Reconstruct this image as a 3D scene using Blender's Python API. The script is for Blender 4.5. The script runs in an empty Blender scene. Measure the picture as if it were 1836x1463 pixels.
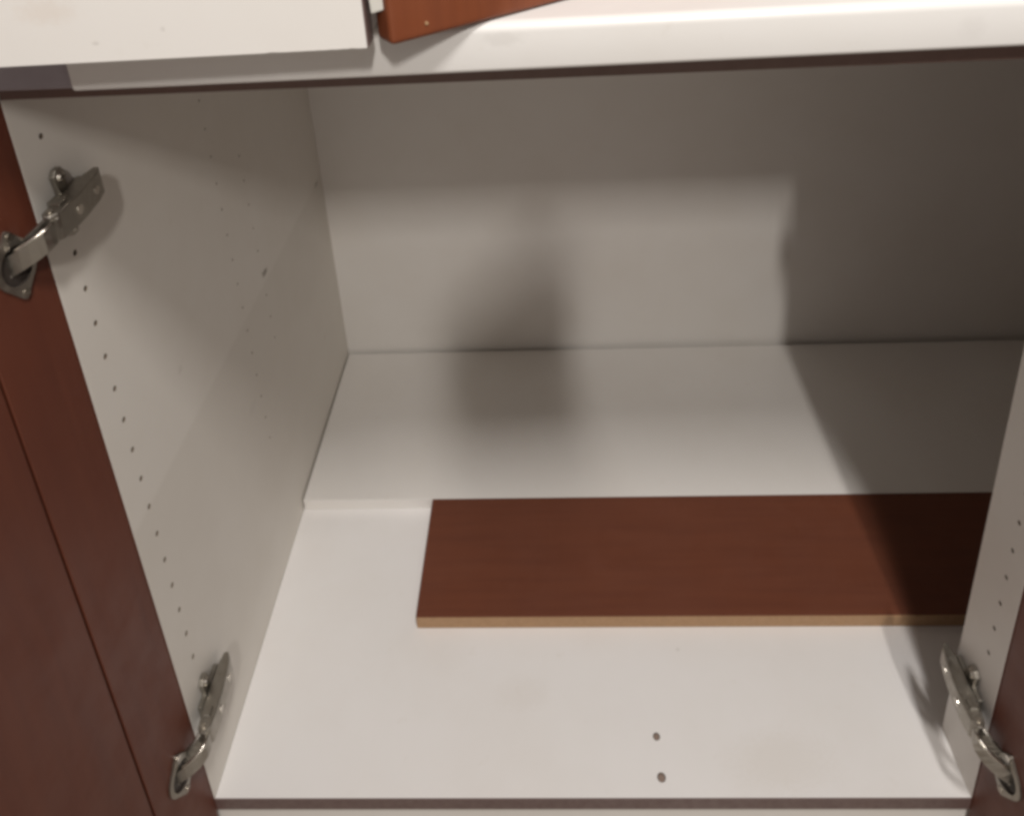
import bpy, bmesh, math, random
from mathutils import Vector, Matrix
random.seed(4)
S = 0.001                                   # everything below is written in millimetres
scene = bpy.context.scene
COL = scene.collection

# ------------------------------------------------------------------ camera
F, PX, PY = 1401.9, 1836.0, 1463.0
cam_d = bpy.data.cameras.new('camera'); cam = bpy.data.objects.new('camera', cam_d); COL.objects.link(cam)
scene.camera = cam
cam_d.sensor_fit = 'HORIZONTAL'; cam_d.sensor_width = 36.0; cam_d.lens = 36.0 * F / PX
cam_d.shift_y = -(PY / 2 - 100.0) / PX       # the photograph is the lower part of a taller frame
cam_d.clip_start = 0.01; cam_d.clip_end = 50.0
pitch, yaw, roll = -0.355456, -0.0455046, -0.0574214
fw = Vector((math.sin(yaw) * math.cos(pitch), math.cos(yaw) * math.cos(pitch), math.sin(pitch)))
rt = Vector((math.cos(yaw), -math.sin(yaw), 0)); up = rt.cross(fw)
rt2 = rt * math.cos(roll) + up * math.sin(roll); up2 = up * math.cos(roll) - rt * math.sin(roll)
M = Matrix((rt2, up2, -fw)).transposed().to_4x4()
M.translation = Vector((354.96, -457.27, 935.07)) * S
cam.matrix_world = M

# ------------------------------------------------------------------ light
w = bpy.data.worlds.new('World'); scene.world = w; w.use_nodes = True
w.node_tree.nodes['Background'].inputs[0].default_value = (1.0, 0.90, 0.82, 1)
w.node_tree.nodes['Background'].inputs[1].default_value = 0.27

def ceiling_lamp(name, loc, target, sx, sy, watts, color):
    ld = bpy.data.lights.new(name, 'AREA'); ld.shape = 'RECTANGLE'; ld.size = sx * S; ld.size_y = sy * S
    ld.energy = watts; ld.color = color
    o = bpy.data.objects.new(name, ld); COL.objects.link(o)
    o.location = Vector(loc) * S
    o.rotation_euler = (0, 0, 0)             # flat under the ceiling, shining down
    d = (Vector(target) - Vector(loc)); o.rotation_euler = d.to_track_quat('-Z', 'Y').to_euler()
    return o
ceiling_lamp('room_lamp', (725, -2040, 2300), (400, 300, 200), 70, 250, 29.5, (1.0, 0.945, 0.885))
ceiling_lamp('near_lamp', (655, -850, 2300), (400, 200, 0), 110, 300, 24.5, (1.0, 0.955, 0.915))

vs = scene.view_settings
vs.view_transform = 'Standard'; vs.look = 'None'; vs.exposure = 0.08; vs.gamma = 1.0; vs.use_curve_mapping = False
scene.cycles.filter_width = 3.6
scene.cycles.max_bounces = 8; scene.cycles.diffuse_bounces = 5; scene.cycles.glossy_bounces = 2
scene.cycles.caustics_reflective = False; scene.cycles.caustics_refractive = False

# ------------------------------------------------------------------ materials
def new_mat(name):
    m = bpy.data.materials.new(name); m.use_nodes = True
    nt = m.node_tree; b = nt.nodes['Principled BSDF']
    return m, nt, b
def node(nt, t, **kw):
    n = nt.nodes.new(t)
    for k, v in kw.items(): setattr(n, k, v)
    return n
def mixc(nt, fac, a, b):
    n = node(nt, 'ShaderNodeMix', data_type='RGBA')
    for sock, val in ((n.inputs[0], fac), (n.inputs[6], a), (n.inputs[7], b)):
        if isinstance(val, bpy.types.NodeSocket): nt.links.new(val, sock)
        elif isinstance(val, tuple): sock.default_value = val if len(val) == 4 else (*val, 1)
        else: sock.default_value = val
    return n.outputs[2]
def ramp(nt, sock, lo, hi, a=0.0, b=1.0):
    n = node(nt, 'ShaderNodeMapRange'); n.clamp = True; n.interpolation_type = 'SMOOTHSTEP'
    nt.links.new(sock, n.inputs[0])
    for i, v in enumerate((lo, hi, a, b)): n.inputs[1 + i].default_value = v
    return n.outputs[0]
def noise(nt, scale, detail=3, rough=0.5, vec=None):
    n = node(nt, 'ShaderNodeTexNoise'); n.inputs['Scale'].default_value = scale
    n.inputs['Detail'].default_value = detail; n.inputs['Roughness'].default_value = rough
    if vec is not None: nt.links.new(vec, n.inputs['Vector'])
    return n.outputs[0]
def coords(nt): return node(nt, 'ShaderNodeTexCoord').outputs['Object']
def bump(nt, b, h, strength, dist):
    n = node(nt, 'ShaderNodeBump'); n.inputs['Strength'].default_value = strength; n.inputs['Distance'].default_value = dist
    nt.links.new(h, n.inputs['Height']); nt.links.new(n.outputs[0], b.inputs['Normal'])

def white_mat(name, col, rough=0.42, stains=(), spec=0.5, shelf_line=None):
    """melamine: near-white, faint grime and handling marks; stains = (x,y,z,rx,ry,rz,strength,colour) in mm"""
    m, nt, b = new_mat(name); co = coords(nt)
    c = mixc(nt, ramp(nt, noise(nt, 5.5, 5, .6, co), .35, .75), col, tuple(v * k for v, k in zip(col, (.96, .95, .935))))
    c = mixc(nt, ramp(nt, noise(nt, 48, 4, .65, co), .62, .80, 0, .35), c, tuple(v * k for v, k in zip(col, (.86, .83, .78))))
    for (x, y, z, rx, ry, rz, k, sc) in stains:
        mp = node(nt, 'ShaderNodeMapping', vector_type='TEXTURE'); nt.links.new(co, mp.inputs[0])
        mp.inputs['Location'].default_value = (x * S, y * S, z * S); mp.inputs['Scale'].default_value = (rx * S, ry * S, rz * S)
        ln = node(nt, 'ShaderNodeVectorMath', operation='LENGTH'); nt.links.new(mp.outputs[0], ln.inputs[0])
        ad = node(nt, 'ShaderNodeMath', operation='MULTIPLY_ADD'); nt.links.new(noise(nt, 260, 3, .6, co), ad.inputs[0])
        ad.inputs[1].default_value = .9; nt.links.new(ln.outputs['Value'], ad.inputs[2])
        c = mixc(nt, ramp(nt, ad.outputs[0], .75, 1.5, k, 0), c, sc)
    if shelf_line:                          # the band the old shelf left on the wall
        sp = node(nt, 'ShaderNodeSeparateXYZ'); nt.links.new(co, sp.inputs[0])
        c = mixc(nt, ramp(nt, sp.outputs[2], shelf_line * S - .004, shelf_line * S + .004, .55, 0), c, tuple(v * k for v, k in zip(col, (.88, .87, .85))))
    nt.links.new(c, b.inputs['Base Color'])
    nt.links.new(ramp(nt, noise(nt, 18, 4, .6, co), .3, .7, rough - .05, rough + .09), b.inputs['Roughness'])
    b.inputs['Specular IOR Level'].default_value = spec
    bump(nt, b, noise(nt, 900, 2, .5, co), .12, .0004)
    return m

def cherry_mat(name, along, col=(.112, .0315, .0165), dark=(.095, .0258, .0140), rough=.44):
    m, nt, b = new_mat(name); co = coords(nt)
    mp = node(nt, 'ShaderNodeMapping'); nt.links.new(co, mp.inputs[0])
    sc = [34, 34, 34]; sc[along] = 2.4; mp.inputs['Scale'].default_value = sc
    g = noise(nt, 3.0, 6, .62, mp.outputs[0])
    c = mixc(nt, ramp(nt, g, .3, .72), col, dark)
    c = mixc(nt, ramp(nt, noise(nt, 6, 3, .5, co), .4, .8, 0, .35), c, tuple(v * 1.2 for v in col))
    nt.links.new(c, b.inputs['Base Color'])
    nt.links.new(ramp(nt, noise(nt, 30, 4, .6, co), .3, .7, rough - .05, rough + .08), b.inputs['Roughness'])
    b.inputs['Specular IOR Level'].default_value = .38
    bump(nt, b, g, .08, .0006)
    return m

def plain_mat(name, col, rough=.5, metal=0.0, var=.12, scale=60, spec=.5, bmp=.05):
    m, nt, b = new_mat(name); co = coords(nt)
    c = mixc(nt, noise(nt, scale, 4, .6, co), tuple(v * (1 + var) for v in col), tuple(v * (1 - var) for v in col))
    nt.links.new(c, b.inputs['Base Color']); b.inputs['Metallic'].default_value = metal
    nt.links.new(ramp(nt, noise(nt, scale * 2, 3, .6, co), .3, .7, rough * .8, rough * 1.2), b.inputs['Roughness'])
    b.inputs['Specular IOR Level'].default_value = spec
    bump(nt, b, noise(nt, scale * 8, 2, .5, co), bmp, .0004)
    return m

W = (.755, .724, .672)
GREY = (.22, .19, .16)
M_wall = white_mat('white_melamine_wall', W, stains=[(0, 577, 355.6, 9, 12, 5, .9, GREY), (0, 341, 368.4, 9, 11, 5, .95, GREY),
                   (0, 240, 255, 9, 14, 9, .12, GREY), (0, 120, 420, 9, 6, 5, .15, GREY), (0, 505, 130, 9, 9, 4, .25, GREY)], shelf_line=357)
M_white = white_mat('white_melamine', (.750, .728, .696))
M_floor = white_mat('white_melamine_base', (.775, .760, .750), rough=.36, stains=[(560, 30, 0, 70, 34, 9, .10, (.45, .36, .22)), (300, 90, 0, 40, 22, 9, .07, (.45, .36, .25)),
                    (475, 134, 0, 3, 2, 3, .18, GREY)])
M_shelf = white_mat('white_melamine_shelf', (.750, .728, .700), rough=.38)
M_box = white_mat('white_melamine_cabinet', (.735, .715, .685), stains=[(89, -60, 825, 22, 20, 10, .13, (.52, .34, .20)), (112, -60, 806, 3, 9, 2, .3, GREY), (150, -60, 812, 2, 9, 2, .2, GREY)])
M_counter = white_mat('white_countertop', (.755, .745, .725), rough=.36, spec=.55, stains=[(600, -25, 780, 10, 9, 10, .06, GREY), (330, -25, 785, 16, 9, 6, .12, GREY)])
M_cherry_v = cherry_mat('cherry_vertical_grain', 2)
M_cherry_lit = cherry_mat('cherry_warm_lit', 2, (.195, .055, .021), (.168, .046, .018))  # same cherry as the other doors, warm light painted into its colour
M_cherry_h = cherry_mat('cherry_horizontal_grain', 0)
M_board = cherry_mat('cherry_board_face', 0, (.138, .043, .0215), (.118, .036, .0185), rough=.5)
M_edge = plain_mat('raw_tan_edge', (.37, .225, .120), .6, var=.15, scale=120)
M_banding_shade = plain_mat('dark_cherry_banding_and_shade', (.125, .080, .072), .42, var=.1)  # bottom panel's banding; also paints edge shade on the small cabinet
M_rail = plain_mat('dark_brown_rail', (.150, .095, .080), .5)
M_core = plain_mat('chipboard_core', (.15, .11, .075), .9, var=.3, scale=900)
M_metal = plain_mat('nickel_plated_steel', (.36, .335, .295), .42, metal=1.0, var=.10, scale=90, bmp=.10)
M_bright = plain_mat('bright_steel', (.58, .54, .48), .24, metal=1.0, var=.05, scale=90)
M_dark = plain_mat('recess_shade', (.035, .027, .022), .6)  # near-black paints the shade inside hinge cups and screw slots
M_slate = plain_mat('dark_grey_laminate', (.33, .30, .33), .5, var=.08)
M_tile = plain_mat('pale_floor', (.42, .385, .345), .4, var=.06, scale=12)
M_cap = plain_mat('brown_plug', (.25, .185, .15), .6, var=.2, scale=500)
M_bracket = plain_mat('pale_zinc', (.62, .61, .56), .45, var=.08)
M_skin = plain_mat('skin', (.42, .24, .17), .5, var=.06)
M_sleeve = plain_mat('dark_sleeve', (.04, .045, .06), .9, var=.2, scale=300)
M_phone = plain_mat('black_phone', (.012, .012, .014), .25, var=.1)

# ------------------------------------------------------------------ mesh helpers
def place(o, parent):
    COL.objects.link(o)
    if parent is not None:
        o.parent = parent
        bpy.context.view_layer.update()
        o.matrix_parent_inverse = parent.matrix_world.inverted()
def finish(name, bm, mats, parent=None, smooth=False, xf=None, bevel=0, seg=2):
    bmesh.ops.remove_doubles(bm, verts=bm.verts, dist=1e-5)
    if bevel:
        ed = [e for e in bm.edges if len(e.link_faces) == 2 and e.calc_face_angle(0) > .5]
        bmesh.ops.bevel(bm, geom=ed, offset=bevel, segments=seg, affect='EDGES', profile=.6, clamp_overlap=True)
    bmesh.ops.recalc_face_normals(bm, faces=bm.faces)
    for v in bm.verts:
        if xf: v.co = Vector(xf(*v.co))
        v.co = v.co * S
    me = bpy.data.meshes.new(name); bm.to_mesh(me); bm.free()
    for f in me.polygons: f.use_smooth = smooth
    for m in (mats if isinstance(mats, (list, tuple)) else [mats]): me.materials.append(m)
    o = bpy.data.objects.new(name, me); place(o, parent)
    return o
def add_box(bm, x0, x1, y0, y1, z0, z1, mi=0):
    g = bmesh.ops.create_cube(bm, size=1)['verts']
    for v in g:
        v.co = Vector(((x0 + x1) / 2 + v.co.x * (x1 - x0), (y0 + y1) / 2 + v.co.y * (y1 - y0), (z0 + z1) / 2 + v.co.z * (z1 - z0)))
    for f in {f for v in g for f in v.link_faces}: f.material_index = mi
def box(name, x0, x1, y0, y1, z0, z1, mat, parent=None, bevel=.7, xf=None):
    bm = bmesh.new(); add_box(bm, x0, x1, y0, y1, z0, z1)
    return finish(name, bm, mat, parent, bevel=bevel, xf=xf)
def add_cyl(bm, c, axis, r, h, n=20, r2=None, mi=0):
    q = Vector((0, 0, 1)).rotation_difference(Vector(axis)).to_matrix().to_4x4()
    g = bmesh.ops.create_cone(bm, cap_ends=True, segments=n, radius1=r, radius2=r if r2 is None else r2, depth=h,
                              matrix=Matrix.Translation(Vector(c)) @ q)['verts']
    for f in {f for v in g for f in v.link_faces}: f.material_index = mi
def prism(bm, pts, a0, a1, axis):
    """outline pts (two coordinates) extruded along axis from a0 to a1"""
    def mk(p, a):
        l = list(p); l.insert(axis, a); return bm.verts.new(l)
    A = [mk(p, a0) for p in pts]; B = [mk(p, a1) for p in pts]; n = len(pts)
    bm.faces.new(A); bm.faces.new(B[::-1])
    for i in range(n): bm.faces.new((A[i], B[i], B[(i + 1) % n], A[(i + 1) % n]))
def empty(name, loc, label, cat, group=None):
    o = bpy.data.objects.new(name, None); COL.objects.link(o); o.location = Vector(loc) * S
    o.empty_display_size = .05; tag(o, label, cat, group); bpy.context.view_layer.update()
    return o
def tag(o, label, cat, group=None):
    o['label'] = label; o['category'] = cat
    if group: o['group'] = group
def drill(o, holes):
    """cut real holes (centre, axis, radius, depth) and leave the chipboard core showing inside"""
    bm = bmesh.new()
    for c, ax, r, d in holes: add_cyl(bm, c, ax, r, d * 2, 14, mi=1)
    for v in bm.verts: v.co *= S
    me = bpy.data.meshes.new('drill'); bm.to_mesh(me); bm.free()
    c = bpy.data.objects.new('drill', me); COL.objects.link(c)
    o.data.materials.append(M_core)
    for mt in o.data.materials: me.materials.append(mt)
    md = o.modifiers.new('holes', 'BOOLEAN'); md.object = c; md.operation = 'DIFFERENCE'; md.solver = 'EXACT'
    dg = bpy.context.evaluated_depsgraph_get(); dg.update()
    nm = bpy.data.meshes.new_from_object(o.evaluated_get(dg))
    o.modifiers.remove(md); old = o.data; o.data = nm; nm.name = old.name
    bpy.data.objects.remove(c); bpy.data.meshes.remove(me)

# ------------------------------------------------------------------ base cabinet
WID, D, XR = 727.0, 604.0, 1180.0
fl = box('floor', -900, 2000, -2600, 1000, -150, -118, M_tile); fl['kind'] = 'structure'

cab = empty('base_cabinet', (360, 300, -118), 'open white melamine base cabinet with dark cherry doors under the white countertop', 'cabinet')
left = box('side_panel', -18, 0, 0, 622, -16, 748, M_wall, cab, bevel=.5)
left['label'] = 'left inner side panel with columns of shelf-pin holes'
H = []
for i in range(-4, 15):
    if i not in (-1, -2): H.append(((0, 27.3, 613.3 - 32 * i), (1, 0, 0), 2.3, 7))
H.append(((0, 27.3, 69.3), (1, 0, 0), 2.3, 7))
for i in range(-1, 15): H.append(((0, 266, 631.2 - 32 * i), (1, 0, 0), 1.4, 7))
for i in range(0, 9): H.append(((0, 333.3, 532.5 - 32 * i), (1, 0, 0), 1.3, 7))
drill(left, H)
right = box('side_panel', WID, WID + 18, 0, 57, -16, 748, M_white, cab, bevel=.5)
right['label'] = 'narrow right inner panel with one column of holes'
drill(right, [((WID, 20, 172.4 + 31.7 * i), (1, 0, 0), 2.0, 7) for i in range(0, 15)])
base = box('bottom_panel', .3, XR, .4, 604, -16, 0, M_floor, cab, bevel=.4)
drill(base, [((439.2, 50.7, 0), (0, 0, 1), 3.6, 9), ((439.1, 16.4, 0), (0, 0, 1), 4.2, 9)])
for (x, y, r) in ((439.2, 50.7, 3.4), (439.1, 16.4, 4.0)):
    bm = bmesh.new(); add_cyl(bm, (x, y, -2.2), (0, 0, 1), r, 3.0, 18, r * .82)
    finish('plug', bm, M_cap, cab)
box('banding_or_shade_edge', 0, WID, -.9, .4, -16, -.2, M_banding_shade, cab, bevel=.3)
box('back_panel', 0, XR, D, D + 16, -16, 748, M_white, cab, bevel=.5)
box('end_panel', XR, XR + 18, 0, 622, -16, 748, M_white, cab, bevel=.5)
box('blind_panel', WID + 18.4, XR, 0, 18, -16, 748, M_cherry_v, cab, bevel=.7)
box('front_rail', 0, WID, 0, 60, 748.6, 761.5, M_rail, cab, bevel=.6)
box('plinth', -18, WID + 18, 3, 19, -118, -16.6, M_white, cab, bevel=.5)

def door_xf(hx, hy, ang, sgn):
    """door local (u across from the hinge edge, w behind the inner face, z) -> world; sgn +1 left door, -1 right door"""
    a = math.radians(ang)
    def f(u, wv, z):
        return (hx + sgn * (-math.sin(a) * u - math.cos(a) * wv), hy - math.cos(a) * u + math.sin(a) * wv, z)
    return f
def cupboard_door(xf, width, z0, z1, label, parent, st=58, vert=M_cherry_v, hor=M_cherry_h):
    bm = bmesh.new(); add_box(bm, st - 6, width - st + 6, 7, 14, z0 + st - 6, z1 - st + 6); add_box(bm, st + 2.4, width - st - 2.4, .5, 7.2, z0 + st + 2.4, z1 - st - 2.4)
    d = finish('door', bm, vert, parent, xf=xf); d['label'] = label
    def piece(nm, u0, u1, a0, a1, mat):
        b = bmesh.new(); add_box(b, u0, u1, 0, 20, a0, a1)
        return finish(nm, b, mat, d, xf=xf, bevel=.5, seg=1)
    piece('stile', 0, st, z0, z1, vert); piece('stile', width - st, width, z0, z1, vert)
    piece('rail', st + .1, width - st - .1, z0, z0 + st, hor); piece('rail', st + .1, width - st - .1, z1 - st, z1, hor)
    return d
xfL = door_xf(-.4, -1.3, 10.6, 1); xfR = door_xf(WID + .4, -1.3, 10.6, -1)
for (a0, a1) in ((-17.9, -.1), (WID + .1, WID + 17.9)):
    box('banding_or_shade_edge', a0, a1, -.9, -.05, -16, 748, M_cherry_v, cab, bevel=.3)
cupboard_door(xfL, 366, -42, 748, 'left cherry door swung wide open, inner side showing', cab)
cupboard_door(xfR, 366, -42, 748, 'right cherry door swung wide open, only its hinge edge in view', cab)

def hinge(xw, sgn, z0, dxf, zc, label, kx=1.0):
    """concealed cup hinge: arm clipped on a cross plate screwed to the panel, links into a cup let into the door"""
    P = lambda x, y, z: (xw + sgn * x * kx, y, z0 + z)
    # arm: a folded channel, deep at the front, low and rounded at its rear end
    prof = [(-5, 8), (-9, 12), (-9, 16), (-4, 19.5), (10, 20.5), (26, 19.8), (46, 17.5), (58, 14.5), (62, 12), (62, 8), (50, 6), (14, 6), (6, 7)]
    bm = bmesh.new(); prism(bm, [(x, y) for (y, x) in prof], -10.2, 10.2, 2)
    arm = finish('hinge', bm, M_metal, cab, xf=P, bevel=.7, seg=1, smooth=False); arm['label'] = label
    bm = bmesh.new()
    prism(bm, [(13, -8), (24, -8), (22, -23), (26, -27), (32, -27), (35, -22), (34, -8), (52, -8), (54, -4), (54, 4), (52, 8),
               (34, 8), (35, 22), (32, 27), (26, 27), (22, 23), (24, 8), (13, 8)], .05, 4.4, 0)
    finish('mounting_plate', bm, M_metal, arm, xf=P, bevel=.7)
    bm = bmesh.new(); add_box(bm, 4.3, 8.5, 15, 50, -5.6, 5.6)
    finish('plate_block', bm, M_metal, arm, xf=P, bevel=.8)
    for sz in (-20.5, 20.5):
        bm = bmesh.new(); add_cyl(bm, (5.2, 28.5, sz), (1, 0, 0), 4.3, 2.4, 20, 3.0)
        scr = finish('screw', bm, M_bright, arm, xf=P)
        bm = bmesh.new(); add_box(bm, 6.35, 6.6, 25.9, 31.1, sz - .5, sz + .5); add_box(bm, 6.36, 6.61, 28, 29, sz - 2.6, sz + 2.6)
        finish('slot', bm, M_dark, scr, xf=P)
    for yy, r in ((17, 4.0), (44, 3.6)):
        bm = bmesh.new(); add_cyl(bm, (19.8 if yy < 30 else 17.3, yy, 0), (1, 0, 0), r, 2.2, 20, r * .9)
        finish('screw', bm, M_bright, arm, xf=P)
    for zz in (-11.2, 11.2):                                     # side tabs of the arm
        bm = bmesh.new(); add_box(bm, 9, 16, 4, 13, zz - 1, zz + 1)
        finish('tab', bm, M_metal, arm, xf=P, bevel=.8)
    # cup and its flange, set in the door's inner face
    bm = bmesh.new(); n = 44; out, inn, inb = [], [], []
    uc = 25.0; rr = 14.5
    for i in range(n):
        t = 2 * math.pi * i / n; c, s = math.cos(t), math.sin(t)
        ro = 17.5 + 9.0 * abs(s) ** 5.0
        ou = (uc + 16.5 * c * (1 - .45 * abs(s) ** 6), zc + ro * s)
        out.append((ou[0], ou[1])); inn.append((uc + rr * .85 * c, zc + rr * s))
    def ring(pts, wv): return [bm.verts.new((u, wv, z)) for u, z in pts]
    r0 = ring(out, -.1); r1 = ring(out, -2.2); r2 = ring(inn, -2.6); r3 = ring(inn, -.2)
    for A, B in ((r0, r1), (r1, r2), (r2, r3)):
        for i in range(n):
            bm.faces.new((A[i], A[(i + 1) % n], B[(i + 1) % n], B[i]))
    f = bm.faces.new(r3); f.material_index = 1  # flat dark disc paints the shade of the cup's hollow
    for f in bm.faces:
        if all(v in set(r2 + r3) for v in f.verts): f.material_index = 1
    finish('hinge_cup', bm, [M_metal, M_dark], arm, xf=dxf)
    for zz in (-21.8, 21.8):
        bm = bmesh.new(); add_cyl(bm, (uc - 1, -2.5, zc + zz), (0, 1, 0), 2.6, 1.0, 18)
        finish('screw', bm, M_bright, arm, xf=dxf)
    # links from the arm's nose into the cup
    def link(name, a, b, mid, half, th, mat, dz):
        A = Vector(P(*a)); B = Vector(dxf(*b)); Mi = Vector(P(*mid))
        bm = bmesh.new(); secs = []
        for k in range(9):
            t = k / 8; p = A * (1 - t) ** 2 + Mi * 2 * t * (1 - t) + B * t * t
            q = (Mi - A) * (1 - t) + (B - Mi) * t; q.normalize()
            zv = Vector((0, 0, 1)); nv = q.cross(zv).normalized(); zv = nv.cross(q)
            secs.append([bm.verts.new(p + nv * sx * th + zv * (sz * half + dz)) for sx, sz in ((-1, -1), (1, -1), (1, 1), (-1, 1))])
        for s0, s1 in zip(secs, secs[1:]):
            for i in range(4): bm.faces.new((s0[i], s0[(i + 1) % 4], s1[(i + 1) % 4], s1[i]))
        bm.faces.new(secs[0]); bm.faces.new(secs[-1][::-1])
        lk = finish(name, bm, mat, arm, bevel=.5)
        if half > 6.8:                                         # bright tube added along the upper edge to draw a highlight line
            bm = bmesh.new(); rings = []
            for k in range(1, 8):
                t = k / 8; p = A * (1 - t) ** 2 + Mi * 2 * t * (1 - t) + B * t * t
                q = (Mi - A) * (1 - t) + (B - Mi) * t; q.normalize()
                nv = q.cross(Vector((0, 0, 1))).normalized(); zv = nv.cross(q)
                rings.append([bm.verts.new(p + zv * half + (nv * math.cos(a) + zv * math.sin(a)) * 1.5) for a in [i * math.pi / 5 for i in range(10)]])
            for s0, s1 in zip(rings, rings[1:]):
                for i in range(10): bm.faces.new((s0[i], s0[(i + 1) % 10], s1[(i + 1) % 10], s1[i]))
            bm.faces.new(rings[0]); bm.faces.new(rings[-1][::-1])
            finish('glint_tube', bm, M_bright, arm, smooth=True)
    link('link', (17, -6, 0), (uc + 4, 3, zc), (24, -24, 0), 7.0, 1.7, M_metal, 0)
    link('link', (10, -3, 0), (uc - 8, 4, zc), (10, -14, 0), 6.4, 1.5, M_metal, 0)
    bm = bmesh.new(); add_cyl(bm, (13, -3.2, 0), (0, 0, 1), 2.3, 22.6, 16)
    finish('pivot_pin', bm, M_bright, arm, xf=P)
    return arm
hinge(0, 1, 656, xfL, 640, 'upper left concealed hinge, partly out of the picture')
hinge(0, 1, 107, xfL, 90, 'lower left concealed hinge with a bright link')
hinge(WID, -1, 110, xfR, 86, 'lower right concealed hinge')
hinge(WID, -1, 662, xfR, 646, 'upper right concealed hinge', kx=.62)

# ------------------------------------------------------------------ countertop
def counter_profile(y0, y1, z0, z1, r):
    p = [(y1, z0), (y1, z1)]
    for k in range(7):
        t = math.pi / 2 * k / 6; p.append((y0 + r - r * math.sin(t), z1 - r + r * math.cos(t)))
    for k in range(5):
        t = math.pi / 2 * k / 4; p.append((y0 + 3 - 3 * math.cos(t), z0 + 3 - 3 * math.sin(t)))
    return p
bm = bmesh.new(); prism(bm, counter_profile(-25, 640, 762.2, 793.0, 6.5), 66.0, 1260, 0)
tilt = math.radians(.42)
ct = finish('countertop', bm, M_counter, xf=lambda x, y, z: (x, y, z + (x - 63.5) * math.sin(tilt)), bevel=1.5, seg=3)
for f in ct.data.polygons: f.use_smooth = len(f.vertices) == 4 and abs(f.normal.x) < .5
tag(ct, 'white countertop slab with rounded front edge above the open cabinet', 'countertop')
bm = bmesh.new(); prism(bm, counter_profile(-20, 640, 762.1, 792.0, 3), -700, 64.5, 0)
sl = finish('worktop', bm, M_slate, bevel=.6)
tag(sl, 'dark grey worktop end beside the white countertop, below the small white cabinet', 'worktop')

# ------------------------------------------------------------------ loose shelf and board
sh = box('loose_shelf', 2.4, 1150, 317.8, 597.5, .25, 17.0, M_shelf, bevel=.5, xf=lambda x, y, z: (x, y - x * .0058, z))
tag(sh, 'loose white shelf lying flat at the back of the cabinet floor', 'shelf')
brd = empty('cherry_board', (500, 235, 0), 'dark cherry board with a tan raw edge lying on the cabinet floor', 'board')
ba = math.radians(-.34)
bxf = lambda x, y, z: (178 + (x * math.cos(ba) - y * math.sin(ba)), 162.6 + (x * math.sin(ba) + y * math.cos(ba)), z)
box('panel', 0, 860, -1.4, 153.6, .3, 17.2, M_board, brd, bevel=.5, xf=bxf)
box('front_edge', .6, 859.4, -2.8, -1.45, .5, 16.6, M_edge, brd, bevel=.2, xf=bxf)

# ------------------------------------------------------------------ small white cabinet standing on the counter
wc = empty('small_wall_cabinet', (100, 100, 795), 'small white cabinet with a cherry door standing sideways on the countertop', 'cabinet')
zb = 795.2
ya = math.radians(1.7)
wxf = lambda x, y, z: (258.5 + (x - 258.5) * math.cos(ya) - (y + 60) * math.sin(ya), -60 + (x - 258.5) * math.sin(ya) + (y + 60) * math.cos(ya), z)
out = [(-330, zb), (-330, zb + 480), (258.5, zb + 480), (258.5, zb + .3), (258.1, zb)]
x = 256.0
while x > 205:                                                 # chipped lower edge near the corner
    x -= random.uniform(1.5, 5); out.append((x, zb + random.choice((0, 0, .1, .35, .2, 0))))
out += [(200, zb)]
bm = bmesh.new(); prism(bm, out, -60, -44, 1)
finish('side_panel', bm, M_box, wc, xf=wxf)
box('side_panel', -330, 258.5, 300, 316, zb, zb + 480, M_box, wc, xf=wxf)
box('bottom_panel', -330, 257, -43.9, 299.9, zb + .4, zb + 16, M_box, wc, xf=wxf)
box('top_panel', -330, 257, -43.9, 299.9, zb + 464, zb + 480, M_box, wc, xf=wxf)
box('back_panel', -336, -330.1, -60, 316, zb, zb + 480, M_box, wc, xf=wxf)
da = math.radians(37.0); hx, hy = 272.5, -61.5
def txf(u, wv, z): return (hx + math.cos(da) * u - math.sin(da) * wv, hy + math.sin(da) * u + math.cos(da) * wv, z)
bm = bmesh.new(); add_box(bm, 0, 300, 0, 18, zb + .6, zb + 476)
d2 = finish('door', bm, M_cherry_lit, wc, xf=txf, bevel=4.0, seg=4); d2['label'] = 'cherry door standing ajar'
box('banding_or_shade_edge', 258.6, 259.6, -59.6, -44.4, zb + .4, zb + 479, M_banding_shade, wc, bevel=.2, xf=wxf)  # dark strip paints the shade on this white panel's front edge
bm = bmesh.new(); prism(bm, [(262, zb + 18), (269.5, zb + 20), (270, zb + 52), (260.2, zb + 52)], -57, -40, 1)
finish('hinge', bm, M_bracket, wc, bevel=1.0)
bm = bmesh.new(); add_cyl(bm, txf(22, -.2, zb + 9), (math.sin(da), -math.cos(da), 0), 1.1, 1.2, 10)
finish('scratch', bm, M_edge, d2)

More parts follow.
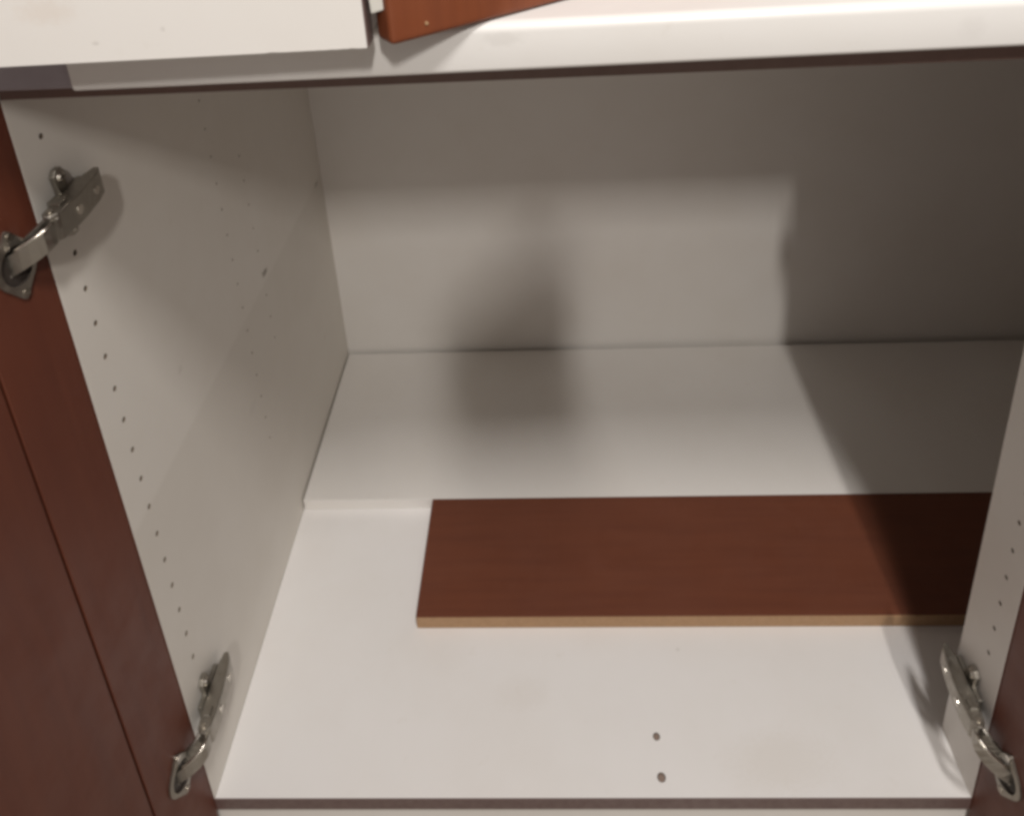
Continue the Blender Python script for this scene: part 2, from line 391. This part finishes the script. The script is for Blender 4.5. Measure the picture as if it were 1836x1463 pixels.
# ------------------------------------------------------------------ the photographer's hand and phone, behind the lens
def skinned(name, chains, mat, parent=None, levels=2):
    vs_, es, rs = [], [], []
    for ch in chains:
        start = None
        for p in ch:
            if isinstance(p, int): start = p; continue
            vs_.append(tuple(c * S for c in p[0])); rs.append(p[1] * S)
            if start is not None: es.append((start, len(vs_) - 1))
            start = len(vs_) - 1
    me = bpy.data.meshes.new(name); me.from_pydata(vs_, es, []); o = bpy.data.objects.new(name, me); COL.objects.link(o)
    o.modifiers.new('skin', 'SKIN')
    for i, sv in enumerate(me.skin_vertices[0].data): sv.radius = (rs[i], rs[i]); sv.use_root = i == 0
    sb = o.modifiers.new('sub', 'SUBSURF'); sb.levels = sb.render_levels = levels
    dg = bpy.context.evaluated_depsgraph_get(); dg.update()
    nm = bpy.data.meshes.new_from_object(o.evaluated_get(dg)); bpy.data.objects.remove(o)
    for f in nm.polygons: f.use_smooth = True
    nm.materials.append(mat); r = bpy.data.objects.new(name, nm); place(r, parent)
    return r
HX, HY, HZ = 462.0, -478.0, 930.0
chains = [[((HX - 2, HY - 40, HZ - 30), 42), ((HX + 4, HY - 28, HZ + 10), 40), ((HX + 12, HY - 26, HZ + 44), 32)],
          [0, ((HX + 6, HY - 84, HZ + 8), 27), ((HX + 20, HY - 170, HZ + 95), 32), ((HX + 40, HY - 280, HZ + 200), 38)]]
for k, (dz, ln) in enumerate(((84, 1.0), (60, 1.06), (36, 1.0), (12, .85))):
    chains.append([2 if dz > 40 else 1, ((HX + 42, HY - 22, HZ + dz), 11.5), ((HX + 48, HY + 4, HZ + dz + 5), 10.5),
                   ((HX + 48 - 26 * ln, HY + 14, HZ + dz + 8), 9.6), ((HX + 48 - 56 * ln, HY + 12, HZ + dz + 10), 9)])
chains.append([1, ((HX - 42, HY - 24, HZ + 20), 14), ((HX - 44, HY - 20, HZ + 52), 12), ((HX - 26, HY - 15, HZ + 84), 10.5)])
per = skinned('person', chains, M_skin)
tag(per, 'hand and sleeved forearm holding a phone up behind the camera', 'person')
skinned('sleeve', [[((HX - 1, HY - 74, HZ + 2), 57), ((HX + 22, HY - 200, HZ + 122), 57), ((HX + 54, HY - 380, HZ + 292), 62)]], M_sleeve, per)
bm = bmesh.new(); add_box(bm, -37, 37, -4, 4, -70, 70)
ph = finish('smartphone', bm, M_phone, bevel=3, seg=3)
ph.rotation_euler = (math.radians(-8), math.radians(45), 0); ph.location = Vector((468, HY - 2, 997)) * S
tag(ph, 'black smartphone held upright in the raised hand', 'phone')
